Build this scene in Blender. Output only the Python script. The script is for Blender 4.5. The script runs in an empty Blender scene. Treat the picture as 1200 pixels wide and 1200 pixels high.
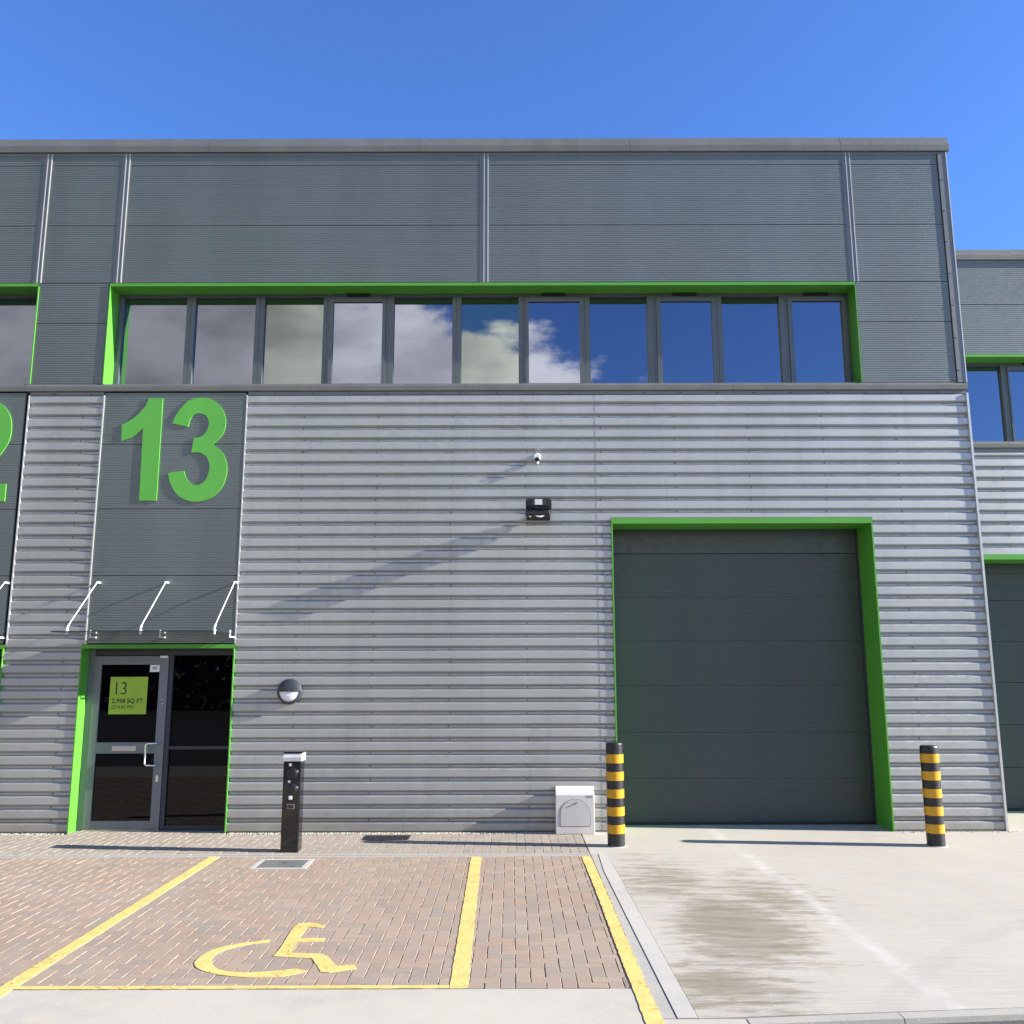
import bpy, bmesh, math, random
from mathutils import Vector, Matrix
random.seed(7)
R = math.radians
SC = bpy.context.scene
COL = SC.collection

# ------------------------------------------------------------------ materials
def mat(name):
    m = bpy.data.materials.new(name); m.use_nodes = True
    nt = m.node_tree; nt.nodes.clear()
    out = nt.nodes.new('ShaderNodeOutputMaterial'); b = nt.nodes.new('ShaderNodeBsdfPrincipled')
    nt.links.new(b.outputs[0], out.inputs[0])
    return m, nt, b
def nd(nt, t, **kw):
    n = nt.nodes.new('ShaderNode' + t)
    for k, v in kw.items(): setattr(n, k, v)
    return n
def noise(nt, scale, detail=4, rough=.55, stretch=(1, 1, 1), rot=(0, 0, 0), geo=False):
    tc = nd(nt, 'NewGeometry') if geo else nd(nt, 'TexCoord')
    mp = nd(nt, 'Mapping'); mp.inputs['Scale'].default_value = stretch; mp.inputs['Rotation'].default_value = rot
    nt.links.new(tc.outputs['Position' if geo else 'Object'], mp.inputs[0])
    n = nd(nt, 'TexNoise'); n.inputs['Scale'].default_value = scale
    n.inputs['Detail'].default_value = detail; n.inputs['Roughness'].default_value = rough
    nt.links.new(mp.outputs[0], n.inputs['Vector']); return n.outputs['Fac']
def ramp(nt, fac, lo, hi, a=0., b=1.):
    r = nd(nt, 'MapRange'); r.inputs[1].default_value = lo; r.inputs[2].default_value = hi
    r.inputs[3].default_value = a; r.inputs[4].default_value = b; r.interpolation_type = 'SMOOTHSTEP'
    nt.links.new(fac, r.inputs[0]); return r.outputs[0]
def mix(nt, fac, a, b, mode='MIX'):
    m = nd(nt, 'Mix', data_type='RGBA', blend_type=mode)
    for s, v in ((m.inputs[0], fac), (m.inputs[6], a), (m.inputs[7], b)):
        if isinstance(v, (int, float)): s.default_value = v
        elif isinstance(v, tuple): s.default_value = (*v[:3], 1)
        else: nt.links.new(v, s)
    return m.outputs[2]
def mth(nt, op, a, b=None, c=None):
    m = nd(nt, 'Math', operation=op)
    for i, v in enumerate((a, b, c)):
        if v is None: continue
        if isinstance(v, (int, float)): m.inputs[i].default_value = v
        else: nt.links.new(v, m.inputs[i])
    return m.outputs[0]
def bump(nt, bs, h, strength=.3, dist=.002):
    bp = nd(nt, 'Bump'); bp.inputs['Strength'].default_value = strength; bp.inputs['Distance'].default_value = dist
    nt.links.new(h, bp.inputs['Height']); nt.links.new(bp.outputs[0], bs.inputs['Normal'])
def setc(nt, b, c):
    if isinstance(c, tuple): b.inputs['Base Color'].default_value = (*c[:3], 1)
    else: nt.links.new(c, b.inputs['Base Color'])
def coated(name, c, var=.12, rough=.4, metal=0., spec=.5, dirt=None, scale=1.2, streak=True, bmp=0., splash=False):
    m, nt, b = mat(name)
    st = (1, 1, .25) if streak else (1, 1, 1)
    n1 = noise(nt, scale, 5, .6, st, geo=True); n2 = noise(nt, scale * 14, 3, .6, geo=True)
    dk = tuple(x * (1 - var) for x in c); lt = tuple(min(1, x * (1 + var)) for x in c)
    col = mix(nt, ramp(nt, n1, .3, .7), dk, lt)
    if dirt: col = mix(nt, mth(nt, 'MULTIPLY', ramp(nt, n2, .52, .75), .35), col, dirt)
    if splash:
        run = noise(nt, 7, 5, .65, (1, 1, .07), geo=True)
        col = mix(nt, ramp(nt, run, .5, .78, 0, .28), col, tuple(x * .62 for x in c))
        geo = nd(nt, 'NewGeometry'); sp = nd(nt, 'SeparateXYZ'); nt.links.new(geo.outputs['Position'], sp.inputs[0])
        sz = mth(nt, 'ADD', sp.outputs[2], mth(nt, 'MULTIPLY', noise(nt, 5, 5, .7, geo=True), -.5))
        col = mix(nt, ramp(nt, sz, -.3, .12, .5, 0), col, (.26, .23, .18))
    setc(nt, b, col)
    b.inputs['Metallic'].default_value = metal; b.inputs['Specular IOR Level'].default_value = spec
    nt.links.new(ramp(nt, n2, .3, .7, rough * .85, rough * 1.2), b.inputs['Roughness'])
    if bmp:
        bump(nt, b, noise(nt, 2.2, 3, .5, (1, 1, .6), geo=True), bmp, .01)
    return m
def plain(name, c, rough=.5, metal=0., spec=.5, var=.06):
    return coated(name, c, var, rough, metal, spec, scale=6, streak=False)

M = {}
M['panel'] = coated('panel_grey', (.168, .193, .18), .07, .5, .6, .5, dirt=(.22, .24, .24), bmp=.04)
M['silver'] = coated('silver_sheet', (.43, .437, .41), .08, .5, .66, .5, dirt=(.4, .4, .38), scale=.8, bmp=.04, splash=True)
M['trim'] = coated('trim_grey', (.17, .18, .17), .08, .4, .2, .5)
M['cap'] = coated('cap_grey', (.15, .152, .132), .1, .45, .2, .5, dirt=(.25, .24, .2), scale=2)
M['trimlight'] = coated('trim_silver', (.55, .56, .53), .06, .35, .3, .5)
M['green'] = coated('green_paint', (.085, .33, .033), .05, .38, 0, .5, scale=2)
M['numgreen'] = coated('number_green', (.10, .42, .05), .05, .33, 0, .5, scale=2)
M['frame'] = coated('window_frame', (.10, .115, .118), .06, .36, .2, .5)
M['alu'] = coated('door_frame', (.17, .185, .195), .05, .38, .3, .5)
M['darkframe'] = coated('dark_frame', (.035, .04, .05), .05, .4, .1, .5)
M['loading'] = coated('loading_door', (.047, .062, .056), .05, .4, .1, .5)
M['dark'] = plain('dark_gap', (.015, .016, .018), .7)
M['black'] = plain('black_plastic', (.012, .012, .014), .3)
M['rubber'] = plain('black_rubber', (.013, .013, .015), .4)
M['gloss'] = plain('gloss_black', (.008, .008, .01), .1, 0, .6)
M['steel'] = plain('stainless', (.72, .72, .7), .22, .9)
M['white'] = plain('white_plastic', (.78, .78, .76), .4)
M['whitemetal'] = plain('white_metal', (.8, .82, .8), .3)
M['postcap'] = plain('post_cap', (.42, .43, .43), .35)
M['meter'] = coated('meter_grp', (.54, .53, .49), .05, .45, 0, .5, dirt=(.5, .48, .42), scale=3)
M['meterdoor'] = coated('meter_door', (.47, .465, .44), .05, .45, 0, .5, dirt=(.45, .44, .4), scale=3)
M['opal'] = plain('opal_diffuser', (.8, .8, .82), .35)
M['hood'] = plain('lamp_hood', (.035, .04, .048), .35)
M['ink'] = plain('ink', (.02, .022, .018), .6)
M['greyink'] = plain('grey_ink', (.2, .2, .2), .6)
M['sign'] = plain('lime_sign', (.31, .46, .035), .45)
M['lens'] = plain('led_lens', (.62, .62, .56), .3)
M['fcase'] = coated('floodlight_case', (.016, .016, .017), .2, .5, 0, .4, scale=30)
M['amber'] = coated('amber_band', (.58, .29, .008), .1, .35, 0, .5, dirt=(.16, .1, .03), scale=8)

def glass(name, c, ior, rough=.012):
    m, nt, b = mat(name)
    setc(nt, b, c); b.inputs['Roughness'].default_value = rough; b.inputs['IOR'].default_value = ior
    b.inputs['Specular Tint'].default_value = (1, 1, 1, 1)
    bump(nt, b, noise(nt, 1.1, 1, .4, geo=True), .035, .02)
    return m
M['glass'] = glass('tinted_glass', (.004, .005, .012), 3.2)
M['glassgreen'] = glass('green_tint_glass', (.004, .012, .010), 3.0)
M['glassgreen'].node_tree.nodes['Principled BSDF'].inputs['Specular Tint'].default_value = (.88, .94, .86, 1)
M['glass'].node_tree.nodes['Principled BSDF'].inputs['Specular Tint'].default_value = (.84, .86, 1, 1)
M['doorglass'] = glass('dark_door_glass', (.0015, .0015, .002), 1.38)
m, nt, b = mat('canopy_glass'); setc(nt, b, (.93, .97, .95)); b.inputs['Transmission Weight'].default_value = 1
b.inputs['Roughness'].default_value = .0; b.inputs['IOR'].default_value = 1.45
n = noise(nt, 3, 3, .6); tr = nd(nt, 'BsdfTransparent'); tr.inputs[0].default_value = (.86, .9, .89, 1)
gl = nd(nt, 'BsdfGlossy'); gl.inputs[1].default_value = .02
ms = nd(nt, 'MixShader'); fr = nd(nt, 'Fresnel'); fr.inputs[0].default_value = 1.12
nt.links.new(fr.outputs[0], ms.inputs[0]); nt.links.new(tr.outputs[0], ms.inputs[1]); nt.links.new(gl.outputs[0], ms.inputs[2])
nt.links.new(ms.outputs[0], [x for x in nt.nodes if x.type == 'OUTPUT_MATERIAL'][0].inputs[0])
M['canopyglass'] = m

def concrete(name, base, broom=False, stains=False, joints=None):
    m, nt, b = mat(name)
    big = noise(nt, .55, 6, .6, geo=True); mid = noise(nt, 4, 6, .65, geo=True); fine = noise(nt, 70, 3, .7, geo=True)
    c = mix(nt, ramp(nt, big, .3, .7), tuple(x * .88 for x in base), tuple(x * 1.08 for x in base))
    c = mix(nt, ramp(nt, mid, .35, .7), c, tuple(x * y for x, y in zip(base, (1.06, 1.03, .96))))
    spk = ramp(nt, noise(nt, 150, 2, .6, geo=True), .68, .78)
    c = mix(nt, mth(nt, 'MULTIPLY', spk, .4), c, (.16, .15, .13))
    lsp = ramp(nt, noise(nt, 55, 3, .7, geo=True), .55, .75)
    c = mix(nt, mth(nt, 'MULTIPLY', lsp, .3), c, (.75, .74, .7))
    h = fine
    if broom:
        br = noise(nt, 9, 6, .75, (.12, 4.5, 1), geo=True)
        c = mix(nt, mth(nt, 'MULTIPLY', ramp(nt, br, .35, .7), .32), c, tuple(x * y for x, y in zip(base, (.76, .72, .63))))
        br2 = noise(nt, 30, 4, .7, (.08, 3, 1), geo=True)
        c = mix(nt, mth(nt, 'MULTIPLY', ramp(nt, br2, .5, .75), .3), c, (.7, .69, .65))
        h = br2
        geo = nd(nt, 'NewGeometry'); sp = nd(nt, 'SeparateXYZ'); nt.links.new(geo.outputs['Position'], sp.inputs[0])
        X, Y = sp.outputs[0], sp.outputs[1]
        # old damp stain, drawn out along the broom marks
        def blob(cx, cy, rx, ry):
            dx = mth(nt, 'DIVIDE', mth(nt, 'SUBTRACT', X, cx), rx); dy = mth(nt, 'DIVIDE', mth(nt, 'SUBTRACT', Y, cy), ry)
            return mth(nt, 'SUBTRACT', 1.0, mth(nt, 'SQRT', mth(nt, 'ADD', mth(nt, 'MULTIPLY', dx, dx), mth(nt, 'MULTIPLY', dy, dy))))
        st = mth(nt, 'MAXIMUM', mth(nt, 'MULTIPLY', blob(1.78, -4.25, .72, 1.5), 1.35), mth(nt, 'MULTIPLY', blob(1.45, -2.6, .8, 1.6), .75))
        st = mth(nt, 'MAXIMUM', st, mth(nt, 'MULTIPLY', blob(2.25, -3.3, .75, 1.6), .7))
        st = mth(nt, 'MAXIMUM', st, blob(1.35, -5.6, .7, .8))
        sn = noise(nt, 2.4, 8, .74, (.8, 3.2, 1), geo=True)
        v = mth(nt, 'ADD', mth(nt, 'MULTIPLY', st, .62), mth(nt, 'MULTIPLY', mth(nt, 'SUBTRACT', sn, .5), 1.9))
        c = mix(nt, mth(nt, 'MULTIPLY', ramp(nt, v, .1, .5), ramp(nt, noise(nt, 6, 6, .7, (.35, 1.6, 1), geo=True), .3, .72, .9, .5)), c, (.175, .15, .092))
        vo = nd(nt, 'TexVoronoi'); vo.inputs['Scale'].default_value = 1.7; nt.links.new(geo.outputs['Position'], vo.inputs['Vector'])
        c = mix(nt, ramp(nt, vo.outputs['Distance'], .012, .028, .7, 0), c, (.07, .055, .04))
        arc = mth(nt, 'SQRT', mth(nt, 'ADD', mth(nt, 'POWER', mth(nt, 'SUBTRACT', X, 7.6), 2), mth(nt, 'POWER', mth(nt, 'ADD', Y, 9.5), 2)))
        for rad in (6.4, 4.75):
            ta = mth(nt, 'ABSOLUTE', mth(nt, 'SUBTRACT', arc, rad))
            c = mix(nt, mth(nt, 'MULTIPLY', ramp(nt, ta, .05, .13, 1, 0), mth(nt, 'MULTIPLY', ramp(nt, mid, .35, .6), .16)), c, (.2, .19, .17))
        # wandering pale scuff line across the slab
        wob = mth(nt, 'MULTIPLY', mth(nt, 'SUBTRACT', noise(nt, .6, 2, .5, geo=True), .5), .2)
        d = mth(nt, 'ABSOLUTE', mth(nt, 'SUBTRACT', mth(nt, 'ADD', X, wob), mth(nt, 'ADD', 2.62, mth(nt, 'MULTIPLY', mth(nt, 'ADD', Y, 4.3), -.015))))
        c = mix(nt, mth(nt, 'MULTIPLY', mth(nt, 'MULTIPLY', ramp(nt, d, .01, .11, 1, 0), ramp(nt, mid, .35, .65)), .22), c, (.8, .79, .76))
    setc(nt, b, c); b.inputs['Roughness'].default_value = .85; b.inputs['Specular IOR Level'].default_value = .3
    bump(nt, b, h, .35, .003)
    return m
M['slab'] = concrete('yard_concrete', (.41, .385, .335), True)
M['strip'] = concrete('strip_concrete', (.415, .392, .335))
M['kerb'] = concrete('kerb_concrete', (.35, .34, .305))
M['kerbwhite'] = concrete('kerb_pale', (.42, .405, .365))

def blocks_mat(name, cols, mortar):
    mn = [sum(c[i] for c in cols) / len(cols) for i in range(3)]; cols = [tuple((x * .62 + y * .38) * .86 * w for x, y, w in zip(c, mn, (1.03, .985, .92))) for c in cols]; mortar = tuple(x * .88 for x in mortar)
    m, nt, b = mat(name)
    g = nd(nt, 'NewGeometry'); rnd = g.outputs['Random Per Island']
    cr = nd(nt, 'ValToRGB'); cr.color_ramp.interpolation = 'CONSTANT'
    el = cr.color_ramp.elements
    while len(el) < len(cols): el.new(.5)
    for i, c in enumerate(cols): el[i].position = i / len(cols); el[i].color = (*c, 1)
    nt.links.new(rnd, cr.inputs[0])
    n1 = noise(nt, 22, 5, .7, geo=True); n2 = noise(nt, 130, 3, .7, geo=True); n3 = noise(nt, .8, 4, .6, geo=True)
    c = mix(nt, ramp(nt, n1, .3, .75, 0, .55), cr.outputs[0], tuple(sum(x[i] for x in cols) / len(cols) * 1.12 for i in range(3)))
    c = mix(nt, mth(nt, 'MULTIPLY', ramp(nt, n2, .5, .75), .3), c, (.6, .55, .48))
    c = mix(nt, mth(nt, 'MULTIPLY', ramp(nt, n2, .28, .45, 1, 0), .25), c, (.08, .07, .065))
    c = mix(nt, ramp(nt, n3, .4, .7, 0, .25), c, mortar)
    setc(nt, b, c); b.inputs['Roughness'].default_value = .88; b.inputs['Specular IOR Level'].default_value = .25
    n4 = noise(nt, 1.1, 6, .7, (1, .5, 1), geo=True)
    c = mix(nt, ramp(nt, n4, .52, .78, 0, .45), c, tuple(x * .55 for x in mortar)); setc(nt, b, c)
    bump(nt, b, n2, .35, .002)
    return m
M['brown'] = blocks_mat('brindle_blocks', [(.33, .265, .21), (.37, .285, .215), (.30, .24, .195), (.275, .25, .215), (.40, .315, .235), (.34, .25, .195), (.29, .24, .20), (.36, .30, .24), (.26, .245, .22), (.37, .27, .20)], (.42, .355, .285))
M['greyblock'] = blocks_mat('grey_blocks', [(.31, .28, .24), (.35, .31, .265), (.285, .26, .23), (.36, .32, .27)], (.38, .34, .28))
M['sand'] = concrete('joint_sand', (.17, .145, .115))

m, nt, b = mat('asphalt')
a1 = noise(nt, 60, 4, .7, geo=True); a2 = noise(nt, .5, 5, .6, geo=True); a3 = noise(nt, 160, 2, .6, geo=True)
c = mix(nt, ramp(nt, a1, .35, .7), (.035, .034, .033), (.085, .08, .076)); c = mix(nt, mth(nt, 'MULTIPLY', ramp(nt, a3, .55, .75), .5), c, (.24, .23, .21))
c = mix(nt, ramp(nt, a2, .35, .7, 0, .35), c, (.1, .095, .09)); setc(nt, b, c); b.inputs['Roughness'].default_value = .85
bump(nt, b, a1, .6, .006); M['asphalt'] = m

m, nt, b = mat('road_paint')
p1 = noise(nt, 9, 6, .7, geo=True); p2 = noise(nt, 75, 3, .75, geo=True)
c = mix(nt, ramp(nt, p1, .3, .7), (.64, .44, .12), (.72, .53, .18)); c = mix(nt, mth(nt, 'MULTIPLY', ramp(nt, p2, .56, .72), .55), c, (.46, .38, .26))
setc(nt, b, c); b.inputs['Roughness'].default_value = .7; bump(nt, b, p2, .4, .002); M['paint'] = m
p3 = noise(nt, 38, 6, .75, geo=True); p4 = noise(nt, 3.5, 3, .6, geo=True)
tr_ = nd(nt, 'BsdfTransparent'); mx_ = nd(nt, 'MixShader')
nt.links.new(ramp(nt, mth(nt, 'ADD', p3, mth(nt, 'MULTIPLY', p4, .35)), .74, .84, 0, .85), mx_.inputs[0])
nt.links.new(b.outputs[0], mx_.inputs[1]); nt.links.new(tr_.outputs[0], mx_.inputs[2])
nt.links.new(mx_.outputs[0], [x for x in nt.nodes if x.type == 'OUTPUT_MATERIAL'][0].inputs[0])

m, nt, b = mat('pebbles'); g = nd(nt, 'NewGeometry')
c = mix(nt, g.outputs['Random Per Island'], (.22, .19, .13), (.5, .47, .39)); setc(nt, b, c); b.inputs['Roughness'].default_value = .8; M['pebble'] = m
m, nt, b = mat('leaf'); g = nd(nt, 'NewGeometry')
c = mix(nt, g.outputs['Random Per Island'], (.018, .035, .012), (.05, .085, .025)); setc(nt, b, c); b.inputs['Roughness'].default_value = .6; M['leaf'] = m
M['bark'] = plain('bark', (.09, .07, .05), .9)
M['roofing'] = plain('roof_membrane', (.3, .31, .32), .8)

# ------------------------------------------------------------------ mesh builder
class MB:
    def __init__(s): s.v = []; s.f = []; s.mi = []; s.ms = []; s.sm = []
    def _m(s, m):
        if m not in s.ms: s.ms.append(m)
        return s.ms.index(m)
    def add(s, vs, fs, m, smooth=False):
        o = len(s.v); s.v += [tuple(v) for v in vs]; k = s._m(m)
        for f in fs: s.f.append([i + o for i in f]); s.mi.append(k); s.sm.append(smooth)
        return s
    def box(s, x0, x1, y0, y1, z0, z1, m, M4=None):
        vs = [Vector(p) for p in ((x0, y0, z0), (x1, y0, z0), (x1, y1, z0), (x0, y1, z0), (x0, y0, z1), (x1, y0, z1), (x1, y1, z1), (x0, y1, z1))]
        if M4: vs = [M4 @ v for v in vs]
        return s.add(vs, [(0, 3, 2, 1), (4, 5, 6, 7), (0, 1, 5, 4), (1, 2, 6, 5), (2, 3, 7, 6), (3, 0, 4, 7)], m)
    def tube(s, pts, r, m, n=10, cap=True):
        pts = [Vector(p) for p in pts]; vs = []; fs = []; up = None
        for i, p in enumerate(pts):
            d = (pts[min(i + 1, len(pts) - 1)] - pts[max(i - 1, 0)]).normalized()
            a = d.orthogonal().normalized() if up is None else (up - d * up.dot(d)).normalized()
            up = a; b_ = d.cross(a); rr = r[i] if isinstance(r, (list, tuple)) else r
            vs += [p + (a * math.cos(t) + b_ * math.sin(t)) * rr for t in [2 * math.pi * k / n for k in range(n)]]
        for i in range(len(pts) - 1):
            for k in range(n): fs.append((i * n + k, i * n + (k + 1) % n, (i + 1) * n + (k + 1) % n, (i + 1) * n + k))
        s.add(vs, fs, m, True)
        if cap: s.add([v for v in vs[:n]], [tuple(range(n))[::-1]], m); s.add(vs[-n:], [tuple(range(n))], m)
        return s
    def lathe(s, prof, c, axis, m, n=32, smooth=True, a0=0, a1=2 * math.pi, mats=None):
        # prof: (radius, distance along axis)
        ax = Vector(axis).normalized(); u = Vector((0, 0, 1)) if abs(ax.z) < .9 else Vector((1, 0, 0))
        u = (u - ax * u.dot(ax)).normalized(); w = ax.cross(u); c = Vector(c)
        full = abs(a1 - a0 - 2 * math.pi) < 1e-6; nn = n if full else n + 1
        rows = []
        for r_, h in prof: rows.append([c + ax * h + (u * math.cos(a0 + (a1 - a0) * k / n) + w * math.sin(a0 + (a1 - a0) * k / n)) * r_ for k in range(nn)])
        for i in range(len(prof) - 1):
            vs = rows[i] + rows[i + 1]
            fs = [(k, (k + 1) % nn, nn + (k + 1) % nn, nn + k) for k in range(n)]
            s.add(vs, fs, mats[i] if mats else m, smooth)
        return s
    def poly(s, pts, y0, y1, m, sidem=None, plane='XZ'):
        f = (lambda a, b, d: (a, d, b)) if plane == 'XZ' else (lambda a, b, d: (a, b, d))
        n = len(pts); A = [f(a, b_, y0) for a, b_ in pts]; B = [f(a, b_, y1) for a, b_ in pts]
        s.add(A, [tuple(range(n))], m); s.add(B, [tuple(range(n))[::-1]], m)
        s.add(A + B, [(i, (i + 1) % n, n + (i + 1) % n, n + i) for i in range(n)], sidem or m)
        return s
    def prism(s, prof, x0, x1, m, smooth=False, closed=True):
        # prof in (y,z), run along x
        n = len(prof); vs = [(x0, y, z) for y, z in prof] + [(x1, y, z) for y, z in prof]
        fs = [(i, (i + 1) % n, n + (i + 1) % n, n + i) for i in range(n if closed else n - 1)]
        if closed: fs += [tuple(range(n))[::-1], tuple(range(n, 2 * n))]
        return s.add(vs, fs, m, smooth)
    def build(s, name, parent=None, recalc=True, bevel=0):
        me = bpy.data.meshes.new(name); off = Vector(parent_loc(parent)) if parent else Vector((0, 0, 0))
        me.from_pydata([tuple(Vector(v) - off) for v in s.v], [], s.f)
        for k in s.ms: me.materials.append(M[k])
        me.polygons.foreach_set('material_index', s.mi); me.polygons.foreach_set('use_smooth', s.sm)
        if recalc or bevel:
            bm = bmesh.new(); bm.from_mesh(me)
            if bevel: bmesh.ops.remove_doubles(bm, verts=bm.verts, dist=1e-5)
            if bevel:
                es = [e for e in bm.edges if len(e.link_faces) == 2 and e.calc_face_angle(0) > R(40)]
                bmesh.ops.bevel(bm, geom=es, offset=bevel, segments=2, affect='EDGES', profile=.5)
            if recalc: bmesh.ops.recalc_face_normals(bm, faces=bm.faces)
            bm.to_mesh(me); bm.free()
        me.update(); o = bpy.data.objects.new(name, me); COL.objects.link(o)
        if parent: o.parent = parent
        return o
def parent_loc(o):
    v = Vector((0, 0, 0))
    while o: v += o.location; o = o.parent
    return v
def tag(o, label=None, cat=None, group=None, kind=None):
    if label: o['label'] = label
    if cat: o['category'] = cat
    if group: o['group'] = group
    if kind: o['kind'] = kind
    return o
def thing(name, loc, label, cat, group=None):
    o = bpy.data.objects.new(name, None); COL.objects.link(o); o.location = loc; o.empty_display_size = .2
    return tag(o, label, cat, group)
def text_part(name, body, x, z, y, size, mk, parent, bold=0., spacing=1., thick=.0006, sx=1.):
    cu = bpy.data.curves.new('t', 'FONT'); cu.body = body; cu.size = size; cu.offset = bold; cu.extrude = thick; cu.space_character = spacing
    to = bpy.data.objects.new('t', cu); COL.objects.link(to); dg = bpy.context.evaluated_depsgraph_get()
    me = bpy.data.meshes.new_from_object(to.evaluated_get(dg)); bpy.data.objects.remove(to); bpy.data.curves.remove(cu)
    off = parent_loc(parent)
    for v in me.vertices: v.co = Vector((x + v.co.x * sx, y - v.co.z, z + v.co.y)) - off
    me.materials.clear(); me.materials.append(M[mk]); me.name = name
    o = bpy.data.objects.new(name, me); COL.objects.link(o); o.parent = parent; return o

# ------------------------------------------------------------------ building pieces
PITCH = .1636
def cladding(parent, x0, x1, z0, z1, base=.13, yo=0., zb=0., name='cladding_sheet', screws=True, pitch=PITCH):
    """trapezoidal sheet, ribs horizontal; bright top edge of a crown at zb+base+k*pitch"""
    mb = MB(); prof = []
    k = -2; pts = []
    while zb + base + k * pitch < z1 + pitch:
        t = zb + base + k * pitch
        # going up: valley, lower slope, crown, upper slope
        pts += [(.042, t - .1636 + .0005), (.042, t - .137), (.004, t - .111), (0., t - .107), (0., t - .026), (.0015, t - .0225), (.019, t - .009), (.041, t - .0005)]
        k += 1
    def clip(p, q, z):
        f = (z - p[1]) / (q[1] - p[1]); return (p[0] + (q[0] - p[0]) * f, z)
    out = []
    for i in range(len(pts) - 1):
        p, q = pts[i], pts[i + 1]
        if q[1] <= z0 or p[1] >= z1: continue
        if p[1] < z0: p = clip(p, q, z0)
        if q[1] > z1: q = clip(p, q, z1)
        if not out: out.append(p)
        out.append(q)
    n = max(1, int((x1 - x0) / 1.2)); wob = [random.uniform(-.0012, .0012) for _ in range(n + 1)]
    vs = []; 
    for i in range(n + 1):
        x = x0 + (x1 - x0) * i / n
        vs += [(x, y + yo + wob[i] * (0 < i < n), z) for y, z in out]
    L = len(out); fs = []
    for i in range(n):
        for j in range(L - 1): fs.append((i * L + j, (i + 1) * L + j, (i + 1) * L + j + 1, i * L + j + 1))
    mb.add(vs, fs, 'silver')
    if screws:
        k = 0
        while zb + base + k * pitch < z1:
            zc = zb + base + k * pitch - .148
            if zc > z0 + .01 and zc < z1 - .01:
                x = math.ceil((x0 - .2) / 1.0) * 1.0 + .2
                while x < x1 - .05:
                    xx = x + random.uniform(-.01, .01)
                    if xx > x0 + .05: mb.lathe([(.0001, -.006), (.008, -.005), (.008, .0)], (xx, .040 + yo, zc), (0, 1, 0), 'dark', 6, False)
                    x += 1.0
            k += 1
    return mb.build(name, parent, recalc=False)
def microrib(parent, x0, x1, z0, z1, y=0., mk='panel', pitch=.0325, depth=.0028, name='wall_panel', gap=.004):
    z0 += gap; z1 -= gap
    mb = MB(); out = []; n = max(1, round((z1 - z0) / pitch)); p = (z1 - z0) / n
    for k in range(n):
        t = z0 + k * p
        out += [(y + depth, t), (y + depth, t + p * .14), (y, t + p * .24), (y, t + p * .94)]
    out.append((y + depth, z1))
    out = [(y + .03, z0)] + out + [(y + .03, z1)]
    L = len(out); vs = []; nx = max(1, int((x1 - x0) / 1.5))
    for i in range(nx + 1): vs += [(x0 + (x1 - x0) * i / nx, a, b) for a, b in out]
    fs = []
    for i in range(nx):
        for j in range(L - 1): fs.append((i * L + j, (i + 1) * L + j, (i + 1) * L + j + 1, i * L + j + 1))
    mb.add(vs, fs, mk); e = [(x0, a, b) for a, b in out]
    mb.add(e, [tuple(range(L))[::-1]], mk); mb.add([(x1, a, b) for a, b in out], [tuple(range(L))], mk)
    return mb.build(name, parent, recalc=False)
def plainbox(parent, name, *a, bevel=0):
    return MB().box(*a).build(name, parent, bevel=bevel)
def liner(parent, x0, x1, z0, z1, d, lip=.02, hlip=.045, yo=0., mk='green', name='opening_surround'):
    """folded sheet round an opening: face lips + reveals"""
    f = yo - .012; mb = MB()
    mb.box(x0, x1, f, yo + d, z1 - hlip + .001, z1, mk)       # head body, its underside is the soffit
    mb.box(x0, x1, f - .0015, f + .012, z1 - hlip, z1 + .001, mk)      # head face lip
    mb.box(x0 - .001, x0 + lip, f - .003, yo + d - .001, z0, z1 - hlip + .0005, mk)
    mb.box(x1 - lip, x1 + .001, f - .003, yo + d - .001, z0, z1 - hlip + .0005, mk)
    return mb.build(name, parent)
def cover_strip(parent, xc, z0, z1, w=.13):
    mb = MB(); mb.box(xc - w / 2, xc + w / 2, -.0025, .01, z0, z1, 'trim')
    for dx in (-.004, .05): mb.box(xc + dx - .006, xc + dx + .006, -.0105, -.0025, z0, z1, 'trimlight')
    mb.box(xc - w / 2 - .012, xc - w / 2 + .002, .002, .02, z0, z1, 'dark')
    return mb.build('cover_strip', parent)
def ring(mb, x0, x1, z0, z1, gx0, gx1, gz0, gz1, y0, y1, mk):
    mb.box(x0, gx0, y0, y1, z0, z1, mk); mb.box(gx1, x1, y0, y1, z0, z1, mk)
    mb.box(gx0, gx1, y0 + .001, y1, gz1, z1, mk); mb.box(gx0, gx1, y0 + .001, y1, z0, gz0, mk)
def window(parent, x0, x1, z0, z1, gx0, gx1, opener, yo=0., gm='glass'):
    y = yo + .27; mb = MB(); ox0, ox1 = x0 + .0015, x1 - .0015
    if opener:
        ring(mb, ox0, ox1, z0, z1, x0 + .035, x1 - .035, z0 + .03, z1 - .075, y, y + .1, 'frame')
        w = mb.build('window', parent)
        sb = MB(); ring(sb, x0 + .037, x1 - .037, z0 + .032, z1 - .077, gx0, gx1, z0 + .075, z1 - .14, y - .018, y + .05, 'frame')
        sb.build('sash', w)
        tv = MB(); c = (x0 + x1) / 2; tv.box(c - .17, c + .17, y - .03, y - .001, z1 - .055, z1 - .018, 'black'); tv.build('trickle_vent', w, bevel=.003)
        MB().box(gx0 - .005, gx1 + .005, y + .012, y + .03, z0 + .07, z1 - .135, gm).build('pane', w)
    else:
        ring(mb, ox0, ox1, z0, z1, gx0, gx1, z0 + .045, z1 - .06, y, y + .1, 'frame')
        w = mb.build('window', parent)
        MB().box(gx0 - .005, gx1 + .005, y + .05, y + .07, z0 + .04, z1 - .055, gm).build('pane', w)
    return w
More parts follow.
